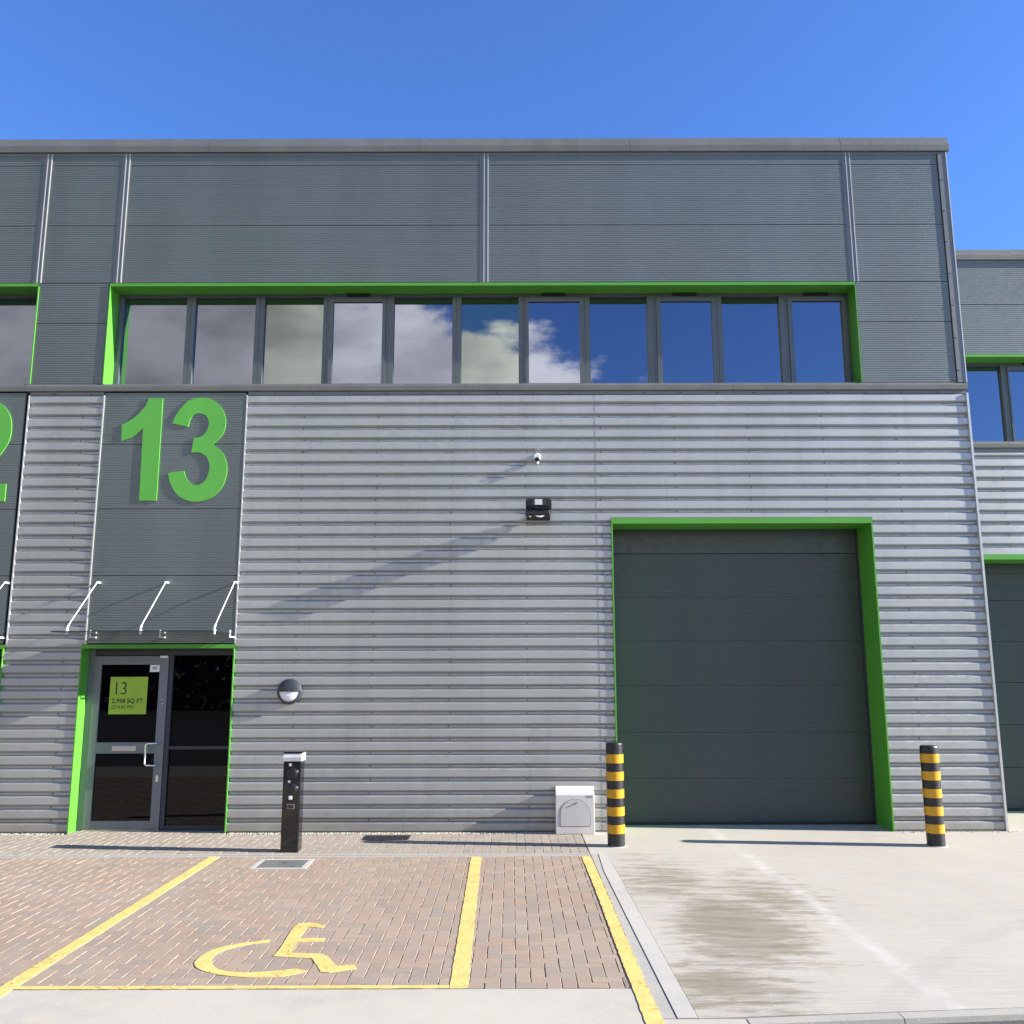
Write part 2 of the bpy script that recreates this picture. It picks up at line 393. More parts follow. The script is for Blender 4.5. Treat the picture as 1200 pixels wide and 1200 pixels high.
def window_band(parent, mids, glassx, openers, greens, z0, z1, yo=0.):
    for i in range(len(mids) - 1):
        window(parent, mids[i], mids[i + 1], z0, z1, *glassx[i], i in openers, yo, 'glassgreen' if i in greens else 'glass')

def entrance(parent, dx, sign):
    X = lambda v: v + dx
    liner(parent, X(-5.555), X(-3.578), 0, 2.335, .3, .012, .05)
    fr = MB()
    fr.box(X(-5.54), X(-5.465), .2, .29, 0, 2.3, 'alu'); fr.box(X(-5.464), X(-3.58), .205, .29, 2.2, 2.3, 'darkframe')
    fr.box(X(-4.485), X(-4.43), .2, .29, 0, 2.199, 'darkframe'); fr.box(X(-3.63), X(-3.585), .2, .29, 0, 2.199, 'darkframe')
    fr.box(X(-4.429), X(-3.631), .207, .29, 1.0, 1.04, 'darkframe'); fr.box(X(-4.429), X(-3.631), .207, .29, 0, .06, 'darkframe')
    fr.box(X(-5.464), X(-4.486), .19, .3, -.01, .014, 'steel')
    fr.build('door_frame', parent)
    for a, b in ((.06, 1.0), (1.04, 2.2)): MB().box(X(-4.43), X(-3.63), .235, .255, a, b, 'doorglass').build('side_pane', parent)
    d = MB(); x0, x1, g0, g1 = X(-5.46), X(-4.49), X(-5.362), X(-4.603)
    d.box(x0, g0, .185, .24, .02, 2.19, 'alu'); d.box(g1, x1, .185, .24, .02, 2.19, 'alu')
    for a, b in ((.02, .119), (.952, 1.09), (2.08, 2.19)): d.box(g0, g1, .187, .24, a, b, 'alu')
    door = d.build('entrance_door', parent)
    for a, b in ((.119, .952), (1.09, 2.08)): MB().box(g0 - .003, g1 + .003, .205, .225, a - .003, b + .003, 'doorglass').build('pane', door)
    h = MB(); xs = X(-4.555); hx = X(-4.69)
    h.tube([(xs, .185, 1.085), (xs, .13, 1.085), (xs - .02, .112, 1.083), (hx + .02, .105, 1.08), (hx, .105, 1.06), (hx, .105, .83), (hx + .02, .105, .81), (xs - .02, .112, .807), (xs, .13, .805), (xs, .185, .805)], .011, 'steel', 10)
    h.build('handle', door)
    MB().box(X(-5.15), X(-4.84), .176, .187, .985, 1.05, 'steel').build('letter_plate', door, bevel=.004)
    lk = MB(); lk.box(X(-4.565), X(-4.53), .178, .186, .60, .68, 'steel'); lk.lathe([(.0001, 0), (.011, 0), (.011, .012)], (X(-4.547), .172, .65), (0, 1, 0), 'steel', 14); lk.build('lock', door)
    MB().box(X(-4.6), X(-4.50), .165, .1845, 2.165, 2.195, 'white').build('door_closer_cover', door, bevel=.003)
    for z in (1.58, 1.63): MB().lathe([(.0001, 0), (.012, 0), (.012, .01)], (X(-4.535), .176, z), (0, 1, 0), 'steel', 12).build('fixing', door)
    if sign:
        n = MB(); n.box(X(-4.735), X(-4.605), .198, .2035, 1.985, 2.075, 'white'); n.box(X(-4.70), X(-4.645), .1965, .1982, 2.01, 2.05, 'greyink'); n.box(X(-4.695), X(-4.65), .196, .1966, 2.018, 2.03, 'white')
        n.build('notice', door)
        s = MB().box(X(-5.24), X(-4.752), .199, .2035, 1.445, 1.922, 'sign').build('letting_sign', door)
        s['label'] = 'lime green letting sign on the door glass reading 13'
        text_part('lettering', '13', X(-5.205), 1.695, .1975, .235, 'ink', s, bold=-.0015, sx=.85)
        text_part('lettering', '2,958 SQ FT', X(-5.205), 1.59, .1975, .078, 'ink', s, bold=.0014, spacing=1.02)
        text_part('lettering', '(274.81 M²)', X(-5.205), 1.515, .1975, .062, 'ink', s, spacing=1.0)

# ------------------------------------------------------------------ main building (units 12 + 13)
W = thing('warehouse_building', (0, 0, 0), 'tall grey and silver clad warehouse block with long green framed window band', 'building')
XL = -17.0
plainbox(W, 'inner_shell', XL + .05, 6.1, .62, 15.9, 0, 9.2, 'dark')
# backing wall behind the thin sheets (leaves the openings free)
bk = MB()
for a in ((-8.53 - .0, -8.56, 0, 5.7),): pass
for x0, x1, z0, z1 in ((XL, -8.56, 0, 5.7), (-6.53, -5.575, 0, 5.7), (-3.545, 1.29, 0, 5.7), (1.29, 4.80, 4.0, 5.7), (4.80, 6.15, 0, 5.7), (-8.56, -6.53, 2.35, 5.7), (-5.575, -3.545, 2.35, 5.7),
                       (XL, -16.2, 5.7, 9.2), (-16.2, -6.52, 7.305, 9.2), (-6.52, -5.58, 5.7, 9.2), (-5.58, 4.79, 7.305, 9.2), (4.79, 6.15, 5.7, 9.2), (-16.2, -6.52, 5.7, 5.83), (-5.58, 4.79, 5.7, 5.83)):
    bk.box(x0, x1, .05, .6, z0, z1, 'dark')
bk.build('backing_wall', W)
# lower silver cladding
cladding(W, -6.562, -5.558, .0, 2.34); cladding(W, -6.53, -5.525, 2.341, 5.685)
cladding(W, -3.575, 1.13, .0, 5.685)
cladding(W, 1.131, 4.775, 3.985, 5.685, yo=-.0025)
cladding(W, 1.131, 1.318, .0, 3.985, yo=-.0025)
cladding(W, 4.776, 6.172, .0, 5.685)
cladding(W, XL, -8.545, .0, 5.685)
def edge_trim(x, z0, z1, left=True, mk='trimlight'):
    mb = MB(); mb.box(x - .008, x + .008, -.009 if x in (-5.515, -8.53) else -.003, .048, z0, z1, mk); return mb.build('edge_trim', W)
for x, z1 in ((-6.535, 5.685), (-5.515, 5.685), (-3.58, 5.685)):
    edge_trim(x, 2.34 if x != 0 else 0, z1)
edge_trim(-8.53, 2.34, 5.685)
cr = MB(); cr.box(6.172, 6.2, -.016, .05, 0, 5.69, 'trimlight'); cr.build('corner_trim', W)
for a, b in ((-6.53, -5.57), (-3.56, 1.31), (4.785, 6.19), (XL, -8.55)): plainbox(W, 'base_trim', a, b, -.004, .03, -.0, .012, 'trim')
# head trim under the band: recessed dark strip with fixings
ht = MB()
for a, b in ((-6.53, -5.53), (-3.57, 6.17), (XL, -8.54)): ht.box(a, b, .012, .05, 5.686, 5.735, 'trim')
x = XL + .3
while x < 6.1:
    if not (-5.5 < x < -3.6 or -8.5 < x < -6.6): ht.lathe([(.0001, 0), (.009, 0), (.009, .006)], (x, .006, 5.705), (0, 1, 0), 'dark', 6, False)
    x += .5
ht.build('head_trim', W)
# band flashing
bf = MB()
for a, b in ((XL, -6.6), (-6.598, -5.66), (-5.658, -.6), (-.598, 3.0), (3.002, 6.06), (6.062, 6.2)):
    bf.prism([(-.02, 5.742), (-.022, 5.80), (-.004, 5.838), (.28, 5.85), (.28, 5.735), (-.012, 5.735)], a, b, 'cap')
bf.build('band_flashing', W)
# number panels
for dx in (0, -2.985):
    for a, b in ((2.345, 3.228), (3.228, 4.116), (4.116, 4.999), (4.999, 5.72)):
        microrib(W, -5.505 + dx, -3.595 + dx, a, b, .002)
# upper panels
segs = [(XL, -6.63), (-6.515, -5.525), (-5.40, -.435), (-.305, 4.705), (4.835, 6.06)]
for a, b in segs:
    for z0, z1 in ((7.30, 8.152), (8.152, 9.068), (9.068, 9.27)): microrib(W, a, b, z0, z1)
for a, b in ((-6.535, -5.57), (4.785, 6.06)):
    for z0, z1 in ((5.84, 6.712), (6.712, 7.298)): microrib(W, a, b, z0, z1)
for xc in (-6.572, -5.462, -.37, 4.77): cover_strip(W, xc, 7.30, 9.25)
# corner flashing with laps
cf = MB(); cf.box(6.075, 6.192, -.012, .06, 5.84, 9.25, 'trim'); cf.box(6.186, 6.2, -.018, .06, 5.84, 9.25, 'trimlight'); cf.box(6.06, 6.075, .01, .03, 5.84, 9.25, 'dark')
z = 6.0
while z < 9.2:
    cf.box(6.065, 6.115, -.0145, 0, z, z + .008, 'dark'); z += .47
cf.build('corner_flashing', W)
# parapet cap in lengths
cp = MB(); xs = [XL - .05, -9.2, -4.4, .3, .28]; cuts = [XL - .05, -10.3, -7.3, -4.3, -1.3, 1.7, 4.7, 6.24]
for i in range(len(cuts) - 1):
    cp.prism([(-.035, 9.262), (-.037, 9.352), (.015, 9.492), (.42, 9.512), (.45, 9.49), (.45, 9.27), (-.02, 9.262)], cuts[i] + .003, cuts[i + 1] - .001, 'cap')
cp.build('parapet_cap', W)
su = MB(); su.box(XL, 6.19, -.006, .04, 9.215, 9.26, 'trim'); su.build('under_cap_strip', W)
# windows
liner(W, -5.555, 4.775, 5.845, 7.29, .36, .012, .042)
mids = [-5.54, -4.515, -3.541, -2.591, -1.725, -.77, .165, 1.04, 2.01, 2.905, 3.865, 4.76]
gx = [(-5.471, -4.575), (-4.455, -3.605), (-3.475, -2.645), (-2.50, -1.81), (-1.648, -.825), (-.70, .107), (.25, .965), (1.112, 1.92), (2.115, 2.83), (2.975, 3.79), (3.965, 4.675)]
window_band(W, mids, gx, (3, 6, 8, 10), (2, 5), 5.85, 7.265)
liner(W, -16.2, -6.535, 5.845, 7.29, .36, .012, .042)
m2 = [-16.18 + i * (16.18 - 6.55) / 10 for i in range(11)]
window_band(W, m2, [(a + .065, b - .065) for a, b in zip(m2, m2[1:])], (), (2, 6), 5.85, 7.265)
# loading bay
lb = liner(W, 1.32, 4.775, 0, 3.978, .56, .018, .075)
ld = MB()
D0 = .53
door = None
for a, b in ((.03, .586), (.586, 1.177), (1.177, 1.79), (1.79, 2.38), (2.38, 2.972), (2.972, 3.564)):
    pn = microrib(W, 1.345, 4.75, a, b, D0, 'loading', .033, .0010, 'door_panel', .0014)
plainbox(W, 'door_header', 1.345, 4.75, D0 - .02, D0 + .05, 3.57, 3.955, 'loading')
plainbox(W, 'door_seal', 1.345, 4.75, D0 - .012, D0 + .03, 0, .03, 'rubber')
for a, b in ((1.338, 1.365), (4.73, 4.757)): plainbox(W, 'door_track', a, b, D0 - .045, D0 + .03, 0, 3.95, 'darkframe')
entrance(W, 0, True)
entrance(W, -2.985, False)
# end wall, back and roof
for i in range(8):
    z0, z1 = i * 1.16, min(9.25, (i + 1) * 1.16)
    mb = MB(); mb.box(6.15, 6.18, .05, 16, z0 + .004, z1 - .004, 'panel'); mb.build('side_wall', W)
plainbox(W, 'rear_wall', XL, 6.15, 15.95, 16, 0, 9.25, 'panel'); plainbox(W, 'side_wall', XL - .03, XL, .0, 16, 0, 9.25, 'panel')
plainbox(W, 'roof', XL, 6.15, .45, 15.95, 8.9, 8.98, 'roofing')
sc = MB(); sc.box(6.1, 6.24, .45, 16, 9.26, 9.48, 'cap'); sc.build('parapet_cap', W)

# ------------------------------------------------------------------ neighbour
N = thing('warehouse_building', (0, 0, 0), 'lower set back warehouse with blue reflecting window beyond the right corner', 'building')
YN = 1.1; NX0, NX1 = 6.25, 18.0
plainbox(N, 'inner_shell', NX0, NX1 - .05, YN + .66, 15.9, 0, 8.1, 'dark')
bk = MB()
for x0, x1, z0, z1 in ((NX0, 6.6, 0, 8.1), (10.1, NX1, 0, 5.2), (6.6, 10.1, 3.62, 5.2), (6.6, NX1, 6.66, 8.1)): bk.box(x0, x1, YN + .05, YN + .6, z0, z1, 'dark')
bk.build('backing_wall', N)
cladding(N, NX0, 6.6, 0, 5.12, yo=YN); cladding(N, 6.6, 10.1, 3.62, 5.12, yo=YN); cladding(N, 10.1, NX1, 0, 5.12, yo=YN)
bf = MB(); bf.prism([(YN - .02, 5.20), (YN - .022, 5.25), (YN - .004, 5.29), (YN + .28, 5.30), (YN + .28, 5.19), (YN - .012, 5.19)], NX0, NX1, 'cap'); bf.build('band_flashing', N)
plainbox(N, 'head_trim', NX0, NX1, YN + .01, YN + .05, 5.121, 5.189, 'trim')
for z0, z1 in ((6.63, 7.418), (7.418, 8.14)):
    for a, b in ((NX0, 11.2), (11.35, NX1)): microrib(N, a, b, z0, z1, YN)
cover_strip(N, 11.27, 6.63, 8.1).location.y = YN
microrib(N, NX0, 6.58, 5.3, 6.63, YN)
cp = MB(); cp.prism([(YN - .035, 8.13), (YN - .037, 8.20), (YN + .01, 8.31), (YN + .42, 8.33), (YN + .45, 8.31), (YN + .45, 8.14)], NX0, 11.0, 'cap'); cp.prism([(YN - .035, 8.13), (YN - .037, 8.20), (YN + .01, 8.31), (YN + .42, 8.33), (YN + .45, 8.31), (YN + .45, 8.14)], 11.003, NX1, 'cap'); cp.build('parapet_cap', N)
plainbox(N, 'under_cap_strip', NX0, NX1, YN - .005, YN + .04, 8.09, 8.13, 'trim')
liner(N, 6.6, NX1 - .3, 5.30, 6.63, .36, .012, .042, YN)
m3 = [6.61, 7.50, 8.43, 9.36, 10.29, 11.22, 12.15, 13.1, 14.0, 14.9, 15.8, 16.7, 17.69]
window_band(N, m3, [(a + .06, b - .05) for a, b in zip(m3, m3[1:])], (1, 4, 7, 9), (), 5.30, 6.605, YN)
liner(N, 6.6, 10.1, 0, 3.62, .56, .018, .075, YN)
for a, b in ((.03, .6), (.6, 1.2), (1.2, 1.8), (1.8, 2.4), (2.4, 3.0), (3.0, 3.4)):
    microrib(N, 6.62, 10.08, a, b, YN + .53, 'loading', .033, .0015, 'door_panel', .003)
plainbox(N, 'door_header', 6.62, 10.08, YN + .51, YN + .58, 3.4, 3.6, 'loading'); plainbox(N, 'door_seal', 6.62, 10.08, YN + .518, YN + .56, 0, .03, 'rubber')
plainbox(N, 'roof', NX0, NX1, YN + .45, 15.95, 7.85, 7.93, 'roofing'); plainbox(N, 'side_wall', NX1, NX1 + .03, YN, 16, 0, 8.2, 'panel'); plainbox(N, 'rear_wall', NX0, NX1, 15.95, 16, 0, 8.2, 'panel')

# ------------------------------------------------------------------ unit numbers
def smooth(pts, corners, n=3):
    out = []; L = len(pts)
    for i in range(L):
        p0, p1, p2, p3 = (Vector(pts[(i + k) % L]) for k in (-1, 0, 1, 2))
        if i in corners: p0 = p1
        if (i + 1) % L in corners: p3 = p2
        for k in range(n):
            t = k / n
            out.append(tuple(.5 * ((2 * p1) + (p2 - p0) * t + (2 * p0 - 5 * p1 + 4 * p2 - p3) * t * t + (3 * p1 - p0 - 3 * p2 + p3) * t ** 3)))
    return out
ONE = [(-4.911, 5.639), (-4.935, 5.546), (-5.006, 5.451), (-5.106, 5.348), (-5.246, 5.274), (-5.237, 5.038), (-5.118, 5.088), (-5.031, 5.151), (-4.956, 5.221), (-4.944, 4.226), (-4.713, 4.225), (-4.717, 5.638)]
THREE = [(-4.566, 5.284), (-4.527, 5.394), (-4.457, 5.506), (-4.355, 5.609), (-4.219, 5.644), (-4.095, 5.632), (-3.985, 5.576), (-3.903, 5.48), (-3.853, 5.353), (-3.851, 5.227), (-3.891, 5.117), (-3.956, 5.038), (-4.007, 4.991), (-3.919, 4.928), (-3.846, 4.834), (-3.804, 4.71), (-3.802, 4.57), (-3.84, 4.431), (-3.917, 4.323), (-4.019, 4.246), (-4.137, 4.213), (-4.258, 4.216), (-4.382, 4.263), (-4.477, 4.347), (-4.545, 4.463), (-4.584, 4.603), (-4.371, 4.63), (-4.346, 4.548), (-4.304, 4.486), (-4.241, 4.442), (-4.165, 4.439), (-4.1, 4.478), (-4.058, 4.547), (-4.033, 4.648), (-4.043, 4.741), (-4.081, 4.819), (-4.144, 4.869), (-4.221, 4.885), (-4.289, 4.874), (-4.266, 5.083), (-4.188, 5.094), (-4.122, 5.141), (-4.084, 5.212), (-4.073, 5.291), (-4.096, 5.362), (-4.136, 5.405), (-4.207, 5.425), (-4.282, 5.405), (-4.332, 5.339), (-4.352, 5.236)]
TWO = [(-.40, .0), (.40, .0), (.40, .235), (-.06, .235), (.02, .34), (.17, .49), (.30, .66), (.385, .83), (.40, 1.02), (.36, 1.19), (.27, 1.31), (.14, 1.39), (-.02, 1.42), (-.16, 1.395), (-.27, 1.32), (-.35, 1.2), (-.385, 1.02), (-.16, .995), (-.145, 1.1), (-.09, 1.18), (-.0, 1.205), (.09, 1.18), (.15, 1.1), (.155, .99), (.12, .86), (.04, .73), (-.1, .57), (-.24, .41), (-.34, .24), (-.39, .1)]
def digit(pts, corners, label, dx=0, dz=0, dy=-.0085):
    pts = smooth(pts, corners)
    mb = MB(); mb.poly(pts, -.004, .012, 'numgreen')
    cx = sum(p[0] for p in pts) / len(pts); cz = min(p[1] for p in pts)
    mb.v = [(x + dx - (cx + dx), y - .0, z - cz) for x, y, z in mb.v]
    o = mb.build('house_number'); o.location = (cx + dx, dy, cz + dz)
    return tag(o, label, 'number', 'large green unit numbers')
digit(ONE, (0, 4, 5, 8, 9, 10, 11), 'large green digit 1 standing left of the digit 3 on the dark panel')
digit(THREE, (0, 12, 25, 26, 38, 39, 49), 'large green digit 3 on the dark panel above the entrance')
digit([(x - 7.13, z + 4.222) for x, z in TWO], (0, 1, 2, 3, 16, 17), 'large green digit 2 cut off by the left edge, beside the silver pier')
digit(ONE, (0, 4, 5, 8, 9, 10, 11), 'large green digit 1 standing left of the digit 2', dx=-2.985)

# ------------------------------------------------------------------ glass canopies
def canopy(dx, label):
    X = lambda v: v + dx
    t = thing('glass_canopy', (X(-4.53), 0, 2.46), label, 'canopy', 'glass canopies over the doors')
    MB().box(X(-5.50), X(-3.575), -.95, -.035, 2.457, 2.472, 'canopyglass').build('glass_sheet', t)
    for x in (-5.385, -4.495, -3.60):
        x = X(x)
        r = MB(); r.lathe([(.0001, -.004), (.018, -.004), (.018, .012)], (x, .012, 3.135), (0, 1, 0), 'whitemetal', 16)
        r.tube([(x, .01, 3.135), (x, -.085, 3.135)], .014, 'whitemetal'); r.tube([(x, -.072, 3.142), (x, -.76, 2.545)], .007, 'whitemetal')
        r.tube([(x, -.75, 2.553), (x, -.78, 2.52), (x, -.78, 2.435)], .013, 'whitemetal'); r.lathe([(.0001, 0), (.022, 0), (.022, .01), (.0001, .01)], (x, -.78, 2.474), (0, 0, 1), 'whitemetal', 14)
        r.build('tie_rod', t)
        c = MB(); c.lathe([(.0001, -.004), (.017, -.004), (.017, .012)], (x, .012, 2.425), (0, 1, 0), 'whitemetal', 12)
        c.tube([(x, .01, 2.425), (x, -.17, 2.425)], .011, 'whitemetal'); c.tube([(x, -.165, 2.415), (x, -.165, 2.51)], .011, 'whitemetal'); c.build('wall_clamp', t)
canopy(0, 'clear glass canopy hung on white rods over the door under the number 13')
canopy(-2.985, 'clear glass canopy on white rods at the left edge, below the digit 2')

# ------------------------------------------------------------------ fittings on the wall
t = thing('floodlight', (.35, 0, 4.03), 'black LED floodlight sticking out high on the silver wall', 'floodlight')
b_ = MB(); b_.box(.28, .42, -.012, .0, 3.99, 4.13, 'black'); b_.box(.325, .375, -.13, -.01, 3.99, 4.05, 'black'); b_.build('wall_bracket', t, bevel=.004)
R4 = Matrix.Translation((.352, -.215, 4.06)) @ Matrix.Rotation(R(-22), 4, 'X')
h = MB(); h.box(-.155, .155, -.15, .16, -.075, .035, 'fcase', R4); h.box(-.165, .165, -.155, -.10, -.055, .045, 'fcase', R4)
for k in range(9): h.box(-.13 + k * .0325 - .004, -.13 + k * .0325 + .004, -.12, .12, .035, .062, 'fcase', R4)
hd = h.build('lamp_head', t)
R5 = Matrix.Translation((.352, -.37, 4.12))
l = MB(); l.box(-.15, .15, -.012, .02, -.045, .055, 'fcase', R5); l.box(-.085, .085, -.018, -.01, -.035, .045, 'black', R5); l.box(-.05, .045, -.024, -.016, -.03, .042, 'lens', R5); l.build('lens', t)
u = MB(); u.tube([(.205, -.30, 4.02), (.225, -.33, 3.965), (.25, -.34, 3.94)], .012, 'whitemetal'); u.tube([(.315, -.35, 3.955), (.35, -.36, 3.94), (.39, -.36, 3.94), (.425, -.35, 3.965)], .010, 'whitemetal'); u.build('bracket_bolt', t)
g_ = MB(); g_.box(.19, .50, -.37, -.22, 3.955, 4.035, 'fcase'); g_.build('driver_box', t, bevel=.018)

t = thing('cctv_camera', (.345, 0, 4.79), 'small white and black bullet camera above the floodlight', 'camera')
b_ = MB(); b_.lathe([(.0001, -.005), (.04, -.005), (.05, .02), (.05, .06), (.0001, .06)], (.345, -.025, 4.815), (0, 1, 0), 'white', 20); b_.build('mount', t)
b_ = MB(); b_.lathe([(.0001, -.06), (.03, -.055), (.032, 0), (.0001, .01)], (.345, -.025, 4.775), (0, .9, .3), 'black', 18); b_.build('camera_body', t)
b_ = MB(); b_.lathe([(.0001, -.02), (.016, -.016), (.02, 0), (.016, .016), (.0001, .02)], (.35, -.06, 4.715), (0, 0, 1), 'white', 14); b_.tube([(.35, -.06, 4.73), (.35, -.02, 4.76)], .009, 'white'); b_.build('sensor', t)

t = thing('wall_light', (-2.84, 0, 1.735), 'round wall light with black hood over a white half diffuser', 'light')
c = (-2.84, 0, 1.735)
b_ = MB(); b_.lathe([(.158, .0), (.158, -.045), (.15, -.062), (.132, -.072), (.128, -.06), (.128, -.03), (.0001, -.03)], c, (0, 1, 0), 'hood', 48); b_.build('base_ring', t)
b_ = MB(); b_.lathe([(.0001, -.092), (.06, -.088), (.105, -.074), (.13, -.055)], c, (0, 1, 0), 'opal', 40); b_.build('diffuser', t)
b_ = MB(); b_.lathe([(.0001, -.104), (.07, -.099), (.115, -.086), (.148, -.066), (.157, -.045)], c, (0, 1, 0), 'hood', 40, a0=-math.pi / 2, a1=math.pi / 2)
b_.lathe([(.0001, -.102), (.07, -.097), (.115, -.084), (.146, -.064)], c, (0, 1, 0), 'hood', 40, a0=-math.pi / 2, a1=math.pi / 2); b_.build('hood', t)

# EV post
t = thing('charging_post', (-2.487, -1.17, 0), 'glossy black electric vehicle charging post with silver cap on the pavement', 'charging post')
x0, x1, y0, y1 = -2.587, -2.387, -1.24, -1.06
b_ = MB(); b_.box(x0, x1, y0, y1, 0, .985, 'gloss'); b_.build('body', t, bevel=.008)
b_ = MB(); b_.box(x0 + .012, x1 - .012, y0 - .004, y0 + .001, .45, .96, 'gloss'); b_.build('socket_panel', t)
b_ = MB(); b_.prism([(y0 - .012, .985), (y0 - .012, 1.03), (y0 + .03, 1.075), (y1 + .012, 1.075), (y1 + .012, .985)], x0 - .008, x1 + .008, 'postcap'); b_.build('light_cap', t, bevel=.004)
b_ = MB(); b_.box(x0 - .012, x1 + .012, y0 + .01, y1 + .016, 1.0755, 1.092, 'gloss'); b_.build('top_plate', t, bevel=.004)
for z in (.855, .68):
    b_ = MB(); b_.lathe([(.0001, -.03), (.045, -.028), (.06, -.018), (.063, 0)], (-2.48, y0 - .004, z), (0, 1, 0), 'black', 28); b_.box(-2.43, -2.41, y0 - .02, y0 - .004, z + .01, z + .035, 'steel'); b_.build('socket_flap', t)
for x, z, w in ((-2.508, .948, .018), (-2.515, .765, .015), (-2.493, .59, .02)):
    b_ = MB(); b_.box(x - w, x + w, y0 - .008, y0 - .004, z - w, z + w, 'greyink' if w < .02 else 'white'); b_.box(x - w * .5, x + w * .5, y0 - .0095, y0 - .0078, z - w * .5, z + w * .6, 'white'); b_.build('label_plate', t)
b_ = MB(); b_.box(-2.53, -2.445, y0 - .009, y0 - .004, .468, .52, 'greyink'); b_.box(-2.522, -2.453, y0 - .011, y0 - .0088, .475, .513, 'ink'); b_.build('display', t)

# gas meter box
t = thing('gas_meter_box', (.782, -.08, 0), 'white gas meter box with arched door at the foot of the wall', 'meter box')
b_ = MB(); b_.prism([(-.15, 0), (-.15, .465), (-.125, .50), (-.01, .558), (0.02, .558), (0.02, 0)], .54, 1.022, 'meter'); b_.build('box', t, bevel=.008)
arch = [(.60, .10), (.965, .10), (.965, .24)] + [(.7825 + .1825 * math.cos(a), .24 + .175 * math.sin(a)) for a in [math.pi * k / 20 for k in range(1, 20)]] + [(.60, .24)]
def scl(P_, s):
    return [(.7825 + (x - .7825) * s, .25 + (z - .25) * s) for x, z in P_]
b_ = MB(); b_.poly(scl(arch, 1.035), -.1525, -.148, 'greyink'); b_.build('door_gap', t)
b_ = MB(); b_.poly(arch, -.1545, -.15, 'meterdoor'); dd = b_.build('door', t)
b_ = MB(); b_.tube([(.765, -.16, .352), (.79, -.163, .366), (.81, -.16, .378)], .007, 'greyink'); b_.build('latch', dd)
text_part('lettering', 'GAS', .925, .435, -.1512, .04, 'greyink', t, bold=.0006)

# bollards
def make_bollard(x, y, hgt, label):
    t = thing('bollard', (x, y, 0), label, 'bollard', 'striped bollards guarding the loading door')
    r = .1; b_ = MB(); b_.lathe([(r, 0), (r, hgt - .02), (r - .008, hgt - .004), (r - .02, hgt), (.0001, hgt + .002)], (x, y, 0), (0, 0, 1), 'rubber', 36); b_.build('post', t)
    for k in range(5):
        z0 = .145 + k * .196; b_ = MB(); b_.lathe([(r + .0005, z0), (r + .0035, z0 + .002), (r + .0035, z0 + .098), (r + .0005, z0 + .1)], (x, y, 0), (0, 0, 1), 'amber', 36); b_.build('amber_band', t)
    b_ = MB(); b_.lathe([(.128, -.0), (.122, .005), (.1005, .007)], (x, y, 0), (0, 0, 1), 'kerbwhite', 28); b_.build('collar', t)
    return t
make_bollard(1.2, -.90, 1.16, 'black and amber striped bollard between gas meter box and loading door')
make_bollard(4.872, -.93, 1.12, 'black and amber striped bollard on the right side of the loading door')

# ------------------------------------------------------------------ ground
g = MB(); g.add([(-200, -200, -.03), (200, -200, -.03), (200, 200, -.03), (-200, 200, -.03)], [(0, 1, 2, 3)], 'asphalt')
tag(g.build('road', recalc=False), kind='structure')
def slab(name, pts, mk, z=0., dep=.08):
    n = len(pts); mb = MB(); A = [(x, y, z) for x, y in pts]; B = [(x, y, z - dep) for x, y in pts]
    mb.add(A, [tuple(range(n))], mk); mb.add(A + B, [(i, n + i, n + (i + 1) % n, (i + 1) % n) for i in range(n)], mk)
    return tag(mb.build(name), kind='structure')
kl = lambda x: -6.03 + (x - 2.21) * .09 if x < 12 else -5.15
slab('concrete_yard', [(1.085, -6.13), (14, kl(2.21) + .95), (18, -4.8), (18, 1.7), (6.2, 1.7), (6.2, .6), (1.0, .6), (.864, -.0), (.864, -1.355), (1.034, -1.36), (1.05, -1.6)], 'slab')
slab('kerb', [(.952, -1.365), (1.03, -1.365), (1.045, -1.6), (1.08, -6.13), (.962, -6.13), (.945, -4.4), (.925, -2.2)], 'kerbwhite', .003)
slab('channel_strip', [(.87, -1.47), (.94, -1.36), (.90, -1.345), (.862, -1.34), (.862, -6.0), (.955, -6.0), (.94, -4.4), (.918, -2.2)][::-1] if False else [(.866, -1.36), (.95, -1.36), (.92, -2.2), (.94, -4.4), (.957, -6.13), (.866, -6.13)], 'kerb', -.001)
slab('concrete_strip', [(-17, -7.6), (.862, -7.6), (.862, -5.63), (-17, -5.63)], 'strip', .0)
slab('concrete_strip', [(.864, -7.6), (1.5, -7.6), (1.35, -6.14), (.864, -6.14)], 'strip', -.001)
# kerb stones along the road edge
kb = MB(); x = 1.36
while x < 14:
    x2 = x + .912; kb.add([(x, kl(x) - .03 - .0, .002), (x2, kl(x2) - .03, .002), (x2, kl(x2) - .125, .002), (x, kl(x) - .125, .002), (x, kl(x) - .03, -.1), (x2, kl(x2) - .03, -.1), (x2, kl(x2) - .128, -.1), (x, kl(x) - .128, -.1)],
        [(0, 3, 2, 1), (0, 1, 5, 4), (3, 7, 6, 2), (1, 2, 6, 5), (0, 4, 7, 3)], 'kerb'); x = x2 + .006
tag(kb.build('road_kerb'), kind='structure')

